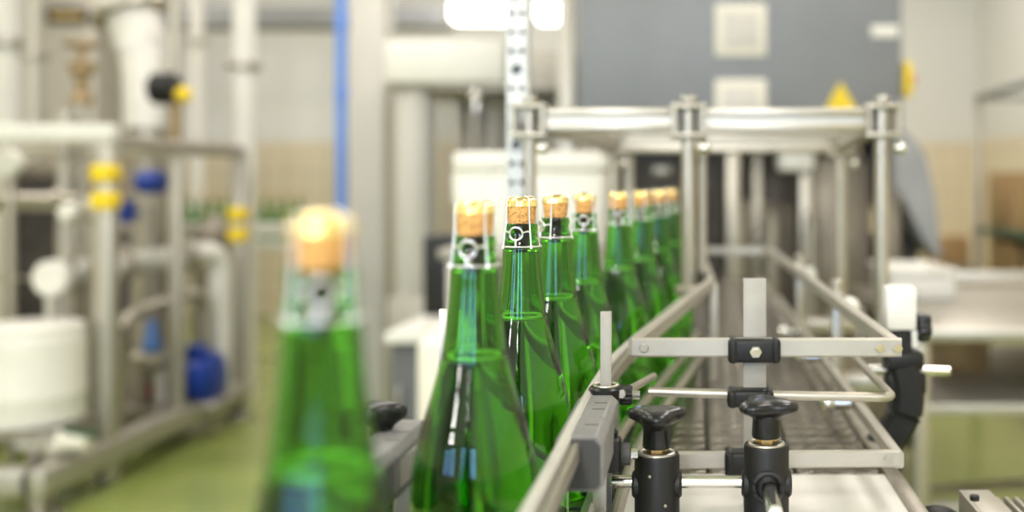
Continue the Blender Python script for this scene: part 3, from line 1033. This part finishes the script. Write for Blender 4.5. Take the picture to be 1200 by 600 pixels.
# filling machine with cream hood
HD = 5.2
FM = thing('filling_machine', (XX(530, HD), HD + .5, 0), 'cream hooded filling machine with a bright steel cylinder, behind the second bottle', 'machine')
MB().box2((XX(450, HD), HD, ZZ(97, HD)), (XX(592, HD), HD + 1.0, ZZ(46, HD)), .012).build('hood', 'white', FM)
MB().box2((XX(452, HD), HD + .05, ZZ(104, HD)), (XX(668, HD), HD + .9, ZZ(97, HD)), .003).build('hood_tray', 'worn', FM)
MB().box2((XX(592, HD), HD + .1, ZZ(97, HD)), (XX(668, HD), HD + .9, ZZ(55, HD)), .01).build('hood_extension', 'beige', FM)
MB().box2((XX(502, HD), HD + .6, .1), (XX(668, HD), HD + .64, ZZ(104, HD))).build('rear_panel', 'beige', FM)
cyx = XX(478, HD)
MB().lathe([(0, 0), (.105, 0), (.11, .01), (.11, 1.55 - .55), (.10, 1.56 - .55 + .03), (.05, 1.62 - .55 + .06), (0, 1.63 - .55 + .06)], 40, (cyx, HD + .15, ZZ(350, HD))).build('steel_cylinder', 'column', FM)
for x in (508, 524, 556, 580, 600):
    bx_ = XX(x, HD + .3)
    MB().cyl((bx_, HD + .3, .7), (bx_, HD + .3, ZZ(104, HD)), .018, seg=14).build('filling_tube', 'steel', FM)
MB().box2((XX(452, HD), HD + .02, .1), (XX(668, HD), HD + .95, .72), .01).build('base_cabinet', 'satin', FM)
MB().ball((XX(556, HD), HD + .05, ZZ(112, HD)), .045).cyl((XX(556, HD), HD + .05, ZZ(104, HD)), (XX(556, HD), HD + .05, ZZ(130, HD)), .02, seg=14).build('valve', 'chrome', FM)
for x in (460, 660):
    for y in (HD + .1, HD + .85):
        MB().cyl((XX(x, HD), y, 0), (XX(x, HD), y, .105), .03, seg=14).build('foot', 'steel', FM)
tag(MB().box2((XX(657, 5.0), 4.9, 0), (XX(676, 5.0), 4.98, 2.6), .004).build('steel_post', 'satin'),
    'narrow pale post between the filling machine hood and the grey cabinet', 'post')

# ------------------------------------------------------------------ overhead
CTR = thing('cable_tray', (XX(400, 8.4), 8.4, ZZ(40, 8.4)), 'grey cable tray hanging along the far wall above the blue pipe', 'cable tray')
tzz = ZZ(30, 8.4)
MB().box2((-4.85, 8.4, tzz), (XX(520, 8.4), 8.75, tzz + .05), .004).box2((-4.85, 8.4, tzz + .05), (XX(520, 8.4), 8.41, tzz + .16), .002).build('tray', 'greybeam', CTR)
for x in (-4.7, -3.6, -2.4):
    MB().cyl((x, 8.55, tzz + .05), (x, 8.55, RZ), .012, seg=10).build('hanger', 'steel', CTR)
LD = 8.0
for i, (x0, x1, lab) in enumerate(((527, 591, 'glowing ceiling lamp hanging over the cream hood, the wider one beside the perforated post'), (628, 656, 'glowing narrow ceiling lamp hanging between the perforated post and the grey cabinet'))):
    xa, xb = XX(x0, LD), XX(x1, LD)
    lt = thing('hanging_lamp', ((xa + xb) / 2, LD + .11, ZZ(22, LD)), lab, 'lamp')
    MB().box2((xa, LD, ZZ(23, LD)), (xb, LD + .22, ZZ(3, LD)), .02).build('diffuser', 'lamp', lt)
    MB().box2((xa - .02, LD - .01, ZZ(3, LD)), (xb + .02, LD + .24, ZZ(-4, LD)), .01).build('housing', 'whitemetal', lt)
    for y in (LD + .11,):
        MB().cyl(((xa + xb) / 2, y, ZZ(-4, LD)), ((xa + xb) / 2, y, RZ), .008, seg=8).build('hanger', 'steel', lt)

# ------------------------------------------------------------------ the skid at the left
SX = -2.53
DA, DM, DC = 4.40, 5.0, 5.68
SK = thing('pump_skid', (-2.9, 5.0, 0), 'square tube frame of a pump skid with yellow tags on its posts', 'machine frame')
zt = ZZ(166, DA)
tw = .075
for D in (DA, DC):
    MB().box2((SX - tw / 2, D - tw / 2, .02), (SX + tw / 2, D + tw / 2, zt), .012).build('post', 'satin', SK)
    MB().box2((-4.0 - tw / 2, D - tw / 2, .02), (-4.0 + tw / 2, D + tw / 2, zt), .012).build('post', 'satin', SK)
MB().box2((SX - .03, DM - .03, .12), (SX + .03, DM + .03, zt), .01).build('post', 'satin', SK)
MB().bar([Vector((SX, DA, zt)), Vector((SX, DC, zt))], tw * .9, tw * .75, .01).build('top_rail', 'worn', SK)
MB().box2((-4.3, DA - .035, zt + .0), (SX + .04, DA + .035, zt + .075), .01).build('top_rail', 'whitemetal', SK)
MB().box2((-4.0, DC - .03, zt - .03), (SX, DC + .03, zt + .03), .01).build('top_rail', 'satin', SK)
MB().box2((SX - .05, DA - .5, .10), (SX + .05, DC + .04, .2), .012).build('base_rail', 'satin', SK)
MB().box2((-4.3, DA - .5, .10), (SX, DA - .4, .2), .012).build('base_rail', 'satin', SK)
MB().box2((-4.0, DC - .05, .10), (SX, DC + .05, .2), .012).build('base_rail', 'satin', SK)
for x, y in ((SX, DA - .45), (SX, DC), (-4.0, DA - .45), (-4.0, DC)):
    MB().cyl((x, y, 0), (x, y, .02), .08, seg=20, bev=.004).cyl((x, y, .02), (x, y, .11), .025, seg=14).build('foot', 'steel', SK)
for D, ys in ((DA, (203, 235)), (DC, (251, 275))):
    for yy in ys:
        z = ZZ(yy, D)
        MB().box((SX, D - .005, z), (.095, .095, .078), .014).build('tag_sleeve', 'yellow', SK)

# pipes of the skid
PG = 'process pipes on the pump skid'


def drop(p, z):
    return Vector((p.x, p.y, z))


def pipe(name, pts, r, m, label, cat='pipe', flanges=(), rr=.12):
    t = thing(name, pts[0], label, cat)
    pp = fillet(pts, rr, 6)
    MB().tube(pp, r, 16).build('pipe_run', m, t, angle=60)
    for f in flanges:
        p = Vector(pts[f[0]]).lerp(Vector(pts[f[0] + 1]), f[1])
        d = (Vector(pts[f[0] + 1]) - Vector(pts[f[0]])).normalized()
        MB().cyl(p - d * .02, p + d * .02, r * 1.55, seg=20, bev=.004).build('flange', 'steel', t)
    return t


pipe('process_pipe', [drop(P(70, 322, 4.7), 0), P(70, 322, 4.7), P(258, 293, 5.5), drop(P(258, 293, 5.5), .2)], .058, 'whitemetal',
     'fat pale pipe sloping across the skid at mid height', flanges=((1, .35), (1, .75)))
pipe('process_pipe', [drop(P(140, 372, 4.75), 0), P(140, 372, 4.75), P(240, 340, 5.3), drop(P(240, 340, 5.3), .2)], .032, 'steel',
     'thinner steel pipe running below the fat pale pipe of the skid', flanges=((1, .6),))
pipe('process_pipe', [P(-60, 234, 4.75), P(112, 234, 4.75), P(112, 300, 4.75), drop(P(112, 300, 4.75), 0)], .03, 'steel',
     'level steel pipe crossing to the yellow tagged post at its tag height', flanges=((0, .3), (0, .75)))
pipe('upright_pipe', [P(76, 130, 4.9), P(76, 250, 4.9), drop(P(76, 250, 4.9), 0)], .035, 'satin',
     'upright steel pipe standing behind the white drum', flanges=((0, .4), (1, .3)))
pipe('upright_pipe', [Vector((XX(205, 5.9), 5.9, 0)), Vector((XX(205, 5.9), 5.9, RZ))], .035, 'satin',
     'tall thin pipe to the ceiling passing beside the yellow capped valve', flanges=((0, .36),))
pipe('upright_pipe', [Vector((XX(286, 6.1), 6.1, 0)), Vector((XX(286, 6.1), 6.1, RZ))], .066, 'whitemetal',
     'thick pale pipe rising to the ceiling behind the rear skid post', flanges=((0, .5),))
pipe('upright_pipe', [Vector((XX(231, 8.0), 8.0, 0)), Vector((XX(231, 8.0), 8.0, RZ))], .05, 'white',
     'slim white pipe to the ceiling, between the two other tall pipes', flanges=((0, .6),))
pipe('upright_pipe', [Vector((XX(12, 6.6), 6.6, 0)), Vector((XX(12, 6.6), 6.6, RZ))], .09, 'whitemetal',
     'broad white pipe to the ceiling at the outer edge of the view', flanges=((0, .55),))
pipe('upright_pipe', [Vector((XX(41, 6.3), 6.3, 0)), Vector((XX(41, 6.3), 6.3, RZ))], .055, 'satin',
     'steel pipe to the ceiling beside the broad white pipe', flanges=((0, .52),))

# big slanting duct
DU = pipe('air_duct', [P(105, -130, 6.0), P(120, -60, 6.0), P(172, 62, 6.0), P(176, 110, 6.0), P(176, 150, 6.0)], .14, 'white',
          'wide white duct slanting down over the skid top', 'duct', flanges=((1, .6),), rr=.25)
MB().cyl(P(105, -130, 6.0), Vector((P(105, -130, 6.0).x, 6.0, RZ)), .14, seg=24).build('duct_riser', 'white', DU)
MB().cyl(P(176, 150, 6.0), Vector((P(176, 150, 6.0).x, 6.0, 0)), .10, seg=24).build('duct_drop', 'satin', DU)

# valves and gauges
vd = 5.3
VT = thing('valve', P(196, 150, vd), 'black round valve with a yellow cap above the skid frame', 'valve')
vp = P(192, 104, vd)
MB().cyl(vp + Vector((-.06, 0, 0)), vp + Vector((.07, 0, 0)), .082, seg=28, bev=.015).build('valve_body', 'black', VT)
MB().ball(P(215, 111, vd - .08), .042).build('end_cap', 'yellow', VT)
MB().cyl(P(206, 120, vd), P(206, 168, vd), .03, seg=16).build('valve_stem', 'cast', VT)
MB().box(P(206, 172, vd), (.16, .1, .05), .01).build('mounting_bracket', 'steel', VT)
MB().cyl(P(206, 172, vd), Vector((P(206, 172, vd).x, vd, .2)), .022, seg=12).build('pillar', 'steel', VT)
VT2 = thing('valve', P(96, 120, 5.0), 'brown cast valve with hand wheel on top of the skid', 'valve')
MB().lathe([(0, 0), (.05, 0), (.05, .04), (.03, .06), (.035, .14), (.06, .16), (.06, .2), (.02, .22), (.02, .3), (0, .3)], 24, P(96, 122, 5.0)).build('valve_body', 'cast', VT2)
z = P(96, 122, 5.0)
MB().torus((z.x, z.y, z.z + .29), .075, .012, 28, 8).bar([(z.x - .07, z.y, z.z + .29), (z.x + .07, z.y, z.z + .29)], .014, .012).build('hand_wheel', 'cast', VT2)
MB().cyl((z.x, z.y, .2), (z.x, z.y, z.z + .01), .026, seg=14).build('riser', 'satin', VT2)


def gauge(px, py, D, r, lab):
    p = P(px, py, D)
    t = thing('dial_gauge', p, lab, 'gauge')
    MB().cyl(p + Vector((0, -.03, 0)), p + Vector((0, .03, 0)), r, seg=28, bev=.008).build('gauge_case', 'whitemetal', t)
    MB().cyl(p + Vector((0, -.032, 0)), p + Vector((0, -.029, 0)), r * .8, seg=28).build('dial', 'white', t)
    MB().cyl(p + Vector((0, .02, 0)), Vector((p.x, p.y + .02, .2)), .018, seg=12).build('gauge_stem', 'steel', t)


gauge(10, 191, 4.6, .062, 'round white gauge high on the skid, above the level steel pipe')
gauge(81, 248, 4.6, .040, 'small round white gauge just below the level steel pipe')
gauge(62, 326, 4.5, .080, 'large round white dial right above the white drum')

MO = thing('actuator', P(178, 212, 5.4), 'small dark blue valve actuator hanging inside the skid frame', 'actuator')
p = P(178, 213, 5.4)
MB().cyl(p + Vector((-.065, 0, 0)), p + Vector((.065, 0, 0)), .062, seg=24, bev=.01).build('actuator_case', 'blue', MO)
MB().cyl(p + Vector((-.04, 0, -.05)), Vector((p.x - .04, 5.4, .2)), .022, seg=14).build('actuator_stem', 'steel', MO)
MB().box(P(149, 248, 5.4), (.07, .07, .12), .01).bar([P(149, 248, 5.4), p + Vector((-.04, 0, -.16))], .025, .025).build('junction_box', 'blue', MO)

# pump with the big blue motor
PM = thing('pump', P(230, 500, 5.25), 'centrifugal pump with a big dark blue motor inside the skid', 'pump')
p = P(232, 445, 5.25)
ml = MB().lathe([(0, -.11), (.10, -.105), (.125, -.08), (.13, .06), (.14, .065), (.14, .09), (.11, .105), (0, .11)], 36, p, (1, 0, 0), wob=lambda a, r, z: 1 + (.025 * math.cos(18 * a) if -.09 < z < .05 and r > .11 else 0))
ml.build('motor', 'blue', PM)
MB().box(p + Vector((0, -.02, .15)), (.1, .09, .06), .008).build('terminal_box', 'blue', PM)
MB().cyl(p + Vector((-.19, 0, 0)), p + Vector((-.11, 0, 0)), .055, seg=24, bev=.004).build('coupling', 'cast', PM)
MB().cyl(p + Vector((-.30, 0, 0)), p + Vector((-.19, 0, 0)), .12, seg=32, bev=.012).build('volute', 'satin', PM)
MB().cyl(p + Vector((-.13, -.12, .12)), p + Vector((-.13, -.12, -.16)), .032, seg=18, bev=.004).build('outlet', 'cream', PM)
mb = MB()
mb.box2((p.x - .33, p.y - .14, .20), (p.x + .16, p.y + .14, p.z - .13), .01)
mb.build('pump_foot', 'worn', PM)
MB().box(p + Vector((-.21, -.13, -.03)), (.07, .03, .05), .006).build('seal_cover', 'red', PM)
FN = thing('hand_lever_valve', P(178, 420, 5.1), 'steel valve with a bright blue lever beside the pump', 'valve')
q = P(178, 418, 5.1)
MB().cyl(q + Vector((-.09, 0, -.02)), q + Vector((.09, 0, -.02)), .04, seg=20, bev=.005).ball(q + Vector((0, 0, -.02)), .06).build('valve_body', 'steel', FN)
MB().lathe([(0, 0), (.035, 0), (.05, .03), (.028, .10), (.022, .16), (0, .165)], 20, q + Vector((0, 0, .02))).build('lever', 'bluepipe', FN)
MB().cyl(q + Vector((-.06, 0, -.03)), Vector((q.x - .06, q.y, .18)), .03, seg=14).build('valve_riser', 'satin', FN)
# skid deck
tag(MB().box2((-3.95, 4.95, .18), (SX - .06, DC - .06, .2), .002).build('deck_plate', 'worn'), 'steel deck plate inside the skid frame carrying the pump', 'plate')

# white drum on a low stand
dd = 4.25
dx, dr = XX(36, dd), .205
ds = thing('drum_stand', (dx, dd, 0), 'low steel stand with pipes under the white drum', 'stand')
zb_ = ZZ(494, dd)
MB().box2((dx - .22, dd - .2, zb_ - .035), (dx + .22, dd + .2, zb_), .004).build('stand_top', 'worn', ds)
for sx in (-.19, .19):
    for sy in (-.17, .17):
        MB().box2((dx + sx - .018, dd + sy - .018, 0), (dx + sx + .018, dd + sy + .018, zb_ - .035), .003).build('leg', 'steel', ds)
DR = thing('drum', (dx, dd, zb_), 'white plastic drum standing at the front corner of the pump skid', 'drum')
hh = ZZ(385, dd) - zb_
MB().lathe([(0, 0), (dr - .02, 0), (dr, .015), (dr, hh * .3), (dr * 1.012, hh * .32), (dr, hh * .34), (dr, hh * .85), (dr * .985, hh * .95), (dr * .93, hh), (0, hh)], 48, (dx, dd, zb_)).build('drum_body', 'white', DR)
MB().lathe([(dr * .80, hh - .004), (dr * .965, hh - .004), (dr * .975, hh + .012), (dr * .90, hh + .022), (0, hh + .022), (0, hh)], 48, (dx, dd, zb_)).build('lid', 'white', DR)
# drain valve in front of the stand
dv = thing('drain_valve', P(75, 520, 4.05), 'pale drain valve with a green handle on the floor before the drum stand', 'valve')
q = P(70, 518, 4.1)
MB().ball(q, .05).cyl(q + Vector((-.16, 0, .0)), q + Vector((.12, 0, 0)), .035, seg=18, bev=.004).build('valve_body', 'cream', dv)
MB().cyl(q + Vector((-.10, 0, 0)), Vector((q.x - .1, q.y, 0)), .03, seg=14).build('valve_foot', 'steel', dv)
MB().bar([q + Vector((.02, 0, .05)), q + Vector((.16, -.02, .03))], .03, .015).build('lever', 'greenshelf', dv)

# heat exchanger and filters standing behind the skid posts
HX = thing('plate_heat_exchanger', (-3.75, 5.95, 0), 'brownish plate heat exchanger between the skid posts behind the white drum', 'heat exchanger')
hx0, hx1 = XX(8, 5.95), XX(112, 5.95)
MB().box2((hx0, 5.9, .12), (hx0 + .05, 6.15, 1.42), .006).build('end_plate', 'brownsteel', HX)
MB().box2((hx1 - .05, 5.9, .12), (hx1, 6.15, 1.42), .006).build('end_plate', 'brownsteel', HX)
pk = MB()
x = hx0 + .055
while x < hx1 - .06:
    pk.box2((x, 5.93, .2), (x + .012, 6.12, 1.34), .002)
    x += .016
pk.box2((hx0 + .05, 5.96, .22), (hx1 - .05, 6.1, 1.3))
pk.build('plate_pack', 'darksteel', HX)
for z in (.17, 1.38):
    MB().box2((hx0 - .03, 6.0, z - .02), (hx1 + .03, 6.05, z + .02), .004).build('carrying_bar', 'worn', HX)
for z in (.35, .75, 1.15):
    MB().cyl((hx0 - .04, 5.9, z), (hx1 + .04, 5.9, z), .012, seg=10).build('tie_bolt', 'steel', HX)
for x in (hx0 + .025, hx1 - .025):
    MB().box2((x - .02, 5.95, 0), (x + .02, 6.1, .12), .003).build('foot', 'steel', HX)
for px_, lab in ((158, 'dark upright filter housing behind the yellow tagged post'), (252, 'dark upright filter housing next to the rear skid post')):
    fy = 6.35 if px_ < 200 else 6.05
    fx = XX(px_, fy)
    ft = thing('filter_housing', (fx, fy, 0), lab, 'filter')
    MB().lathe([(0, .25), (.08, .27), (.115, .33), (.115, .98), (.12, .985), (.12, 1.02), (.10, 1.04), (.05, 1.10), (0, 1.11)], 32, (fx, fy, 0)).build('filter_body', 'worn', ft)
    MB().torus((fx, fy, 1.0), .125, .014, 32, 8).build('clamp_ring', 'brownsteel', ft)
    for k in range(3):
        a = 2 * PI * k / 3 + .4
        MB().cyl((fx + .085 * math.cos(a), fy + .085 * math.sin(a), 0), (fx + .085 * math.cos(a), fy + .085 * math.sin(a), .34), .015, seg=10).build('leg', 'steel', ft)

# ------------------------------------------------------------------ distant bottling line behind the skid
FD = 7.4
zf0 = ZZ(281, FD)
FC = thing('distant_conveyor', (-3.8, FD, 0), 'distant white conveyor carrying small green bottles behind the skid', 'conveyor')
MB().box2((-5.6, FD - .12, zf0 - .06), (XX(372, FD), FD + .12, zf0), .004).build('conveyor_bed', 'whitemetal', FC)
MB().box2((-5.6, FD - .13, zf0 + .03), (XX(372, FD), FD - .10, zf0 + .13), .004).build('side_rail', 'white', FC)
for x in (-5.3, -4.3, -3.4, -2.85):
    MB().box2((x - .025, FD - .08, 0), (x + .025, FD + .08, zf0 - .06), .003).build('leg', 'steel', FC)
FG = 'small green bottles on the distant conveyor'
fb = thing('distant_bottle', (0, 0, 0), 'small green bottle in the distant blurred row behind the skid', 'bottle', FG)
MB().lathe([(0, 0)] + [(r, z) for r, z in reversed(outer[::4])] + [(0, outer[0][1])], 20).build('glass_body', 'glass', fb, angle=60)
MB().lathe([(r / 100, H - z / 100) for r, z in ((0, 0), (1.3, .1), (1.35, 1.0), (1.2, 2.3), (0, 2.3))], 14).build('cork', 'cork', fb, angle=60)
xs = [10, 24, 38, 52, 222, 236, 250, 264, 296, 310, 324, 338, 352]
for i, x in enumerate(xs):
    if i == 0:
        fb.location = (XX(x, FD), FD, zf0)
    else:
        dup(fb, (XX(x, FD), FD, zf0))
# machine blocks behind the skid
CB = thing('control_cabinet', (-5.4, 8.6, 0), 'pale wall cabinet with a dark upper slot behind the slanting duct', 'cabinet')
MB().box2((-5.8, 8.5, 0), (XX(112, 8.5), 8.9, 2.95), .01).build('cabinet_body', 'satin', CB)
MB().box2((XX(55, 8.5), 8.48, ZZ(28, 8.5)), (XX(104, 8.5), 8.505, ZZ(8, 8.5)), .004).build('display_slot', 'darksteel', CB)
MB().box2((XX(62, 8.5), 8.47, ZZ(22, 8.5)), (XX(98, 8.5), 8.485, ZZ(15, 8.5)), .003).build('label_strip', 'brass', CB)
TK = thing('storage_tank', (-3.2, 6.9, 0), 'round grey-brown steel tank standing behind the skid pipes', 'tank')
tkx = XX(36, 6.2)
MB().lathe([(0, .3), (.30, .32), (.36, .42), (.36, 1.30), (.30, 1.42), (0, 1.46)], 40, (tkx, 6.75, 0)).build('tank_body', 'brownsteel', TK)
for k in range(3):
    a = 2 * PI * k / 3
    MB().cyl((tkx + .26 * math.cos(a), 6.75 + .26 * math.sin(a), 0), (tkx + .26 * math.cos(a), 6.75 + .26 * math.sin(a), .4), .03, seg=12).build('leg', 'steel', TK)

# ------------------------------------------------------------------ light
def area(name, loc, sx, sy, energy, col, rot=(0, 0, 0)):
    l = bpy.data.lights.new(name, 'AREA')
    l.shape = 'RECTANGLE'; l.size = sx; l.size_y = sy; l.energy = energy; l.color = col
    o = bpy.data.objects.new(name, l); COL.objects.link(o)
    o.location = loc; o.rotation_euler = rot
    return o


for x in (-4.6, -1.8, 1.2):
    for y in (1.6, 4.6, 7.6):
        area('ceiling_light', (x, y, 3.9), .5, 1.6, 52, (1.0, .935, .895))
for x in (-2.9, -.78, -.26, 1.7):
    area('ceiling_light', (x, -2.3, 3.9), .24, 1.5, 44, (1.0, .95, .91))
for x in (-3.4, -.45):
    for z in (2.45, 2.95):
        area('added_reflection_light', (x, RY0 + .05, z), .34, .34, 40, (1.0, .97, .93), (PI / 2, 0, 0))  # added unseen lights, give the bottles their white reflected spots
for a, b in added_wins:
    area('added_window_light', ((a + b) / 2, RY0 - .06, 1.75), .62, .9, 26, (.28, .54, 1.0), (PI / 2, 0, 0))  # added unseen blue lights in the invented openings, for bottle reflections
W = bpy.data.worlds.new('World')
S.world = W
W.use_nodes = True
W.node_tree.nodes['Background'].inputs['Color'].default_value = (.85, .93, 1, 1)
W.node_tree.nodes['Background'].inputs['Strength'].default_value = .6

# ------------------------------------------------------------------ camera
cam = bpy.data.cameras.new('Camera')
co = bpy.data.objects.new('Camera', cam); COL.objects.link(co)
co.location = (0, 0, CAMZ)
co.rotation_euler = (PI / 2, 0, 0)
cam.sensor_width = 36
cam.lens = 36 * F / 1200
cam.shift_x = -(PX - 600) / 1200
cam.shift_y = -(300 - PY) / 1200
cam.clip_start = .02
cam.dof.use_dof = True
cam.dof.focus_distance = .955
cam.dof.aperture_fstop = 2.1
S.camera = co

S.view_settings.view_transform = 'Standard'
S.view_settings.look = 'None'
S.view_settings.exposure = -0.22
S.view_settings.gamma = 1
S.view_settings.use_curve_mapping = False
c = S.cycles
c.max_bounces = 28
c.transmission_bounces = 28
c.glossy_bounces = 8
c.diffuse_bounces = 5
c.transparent_max_bounces = 40
c.caustics_refractive = False
c.caustics_reflective = False
c.sample_clamp_indirect = 8
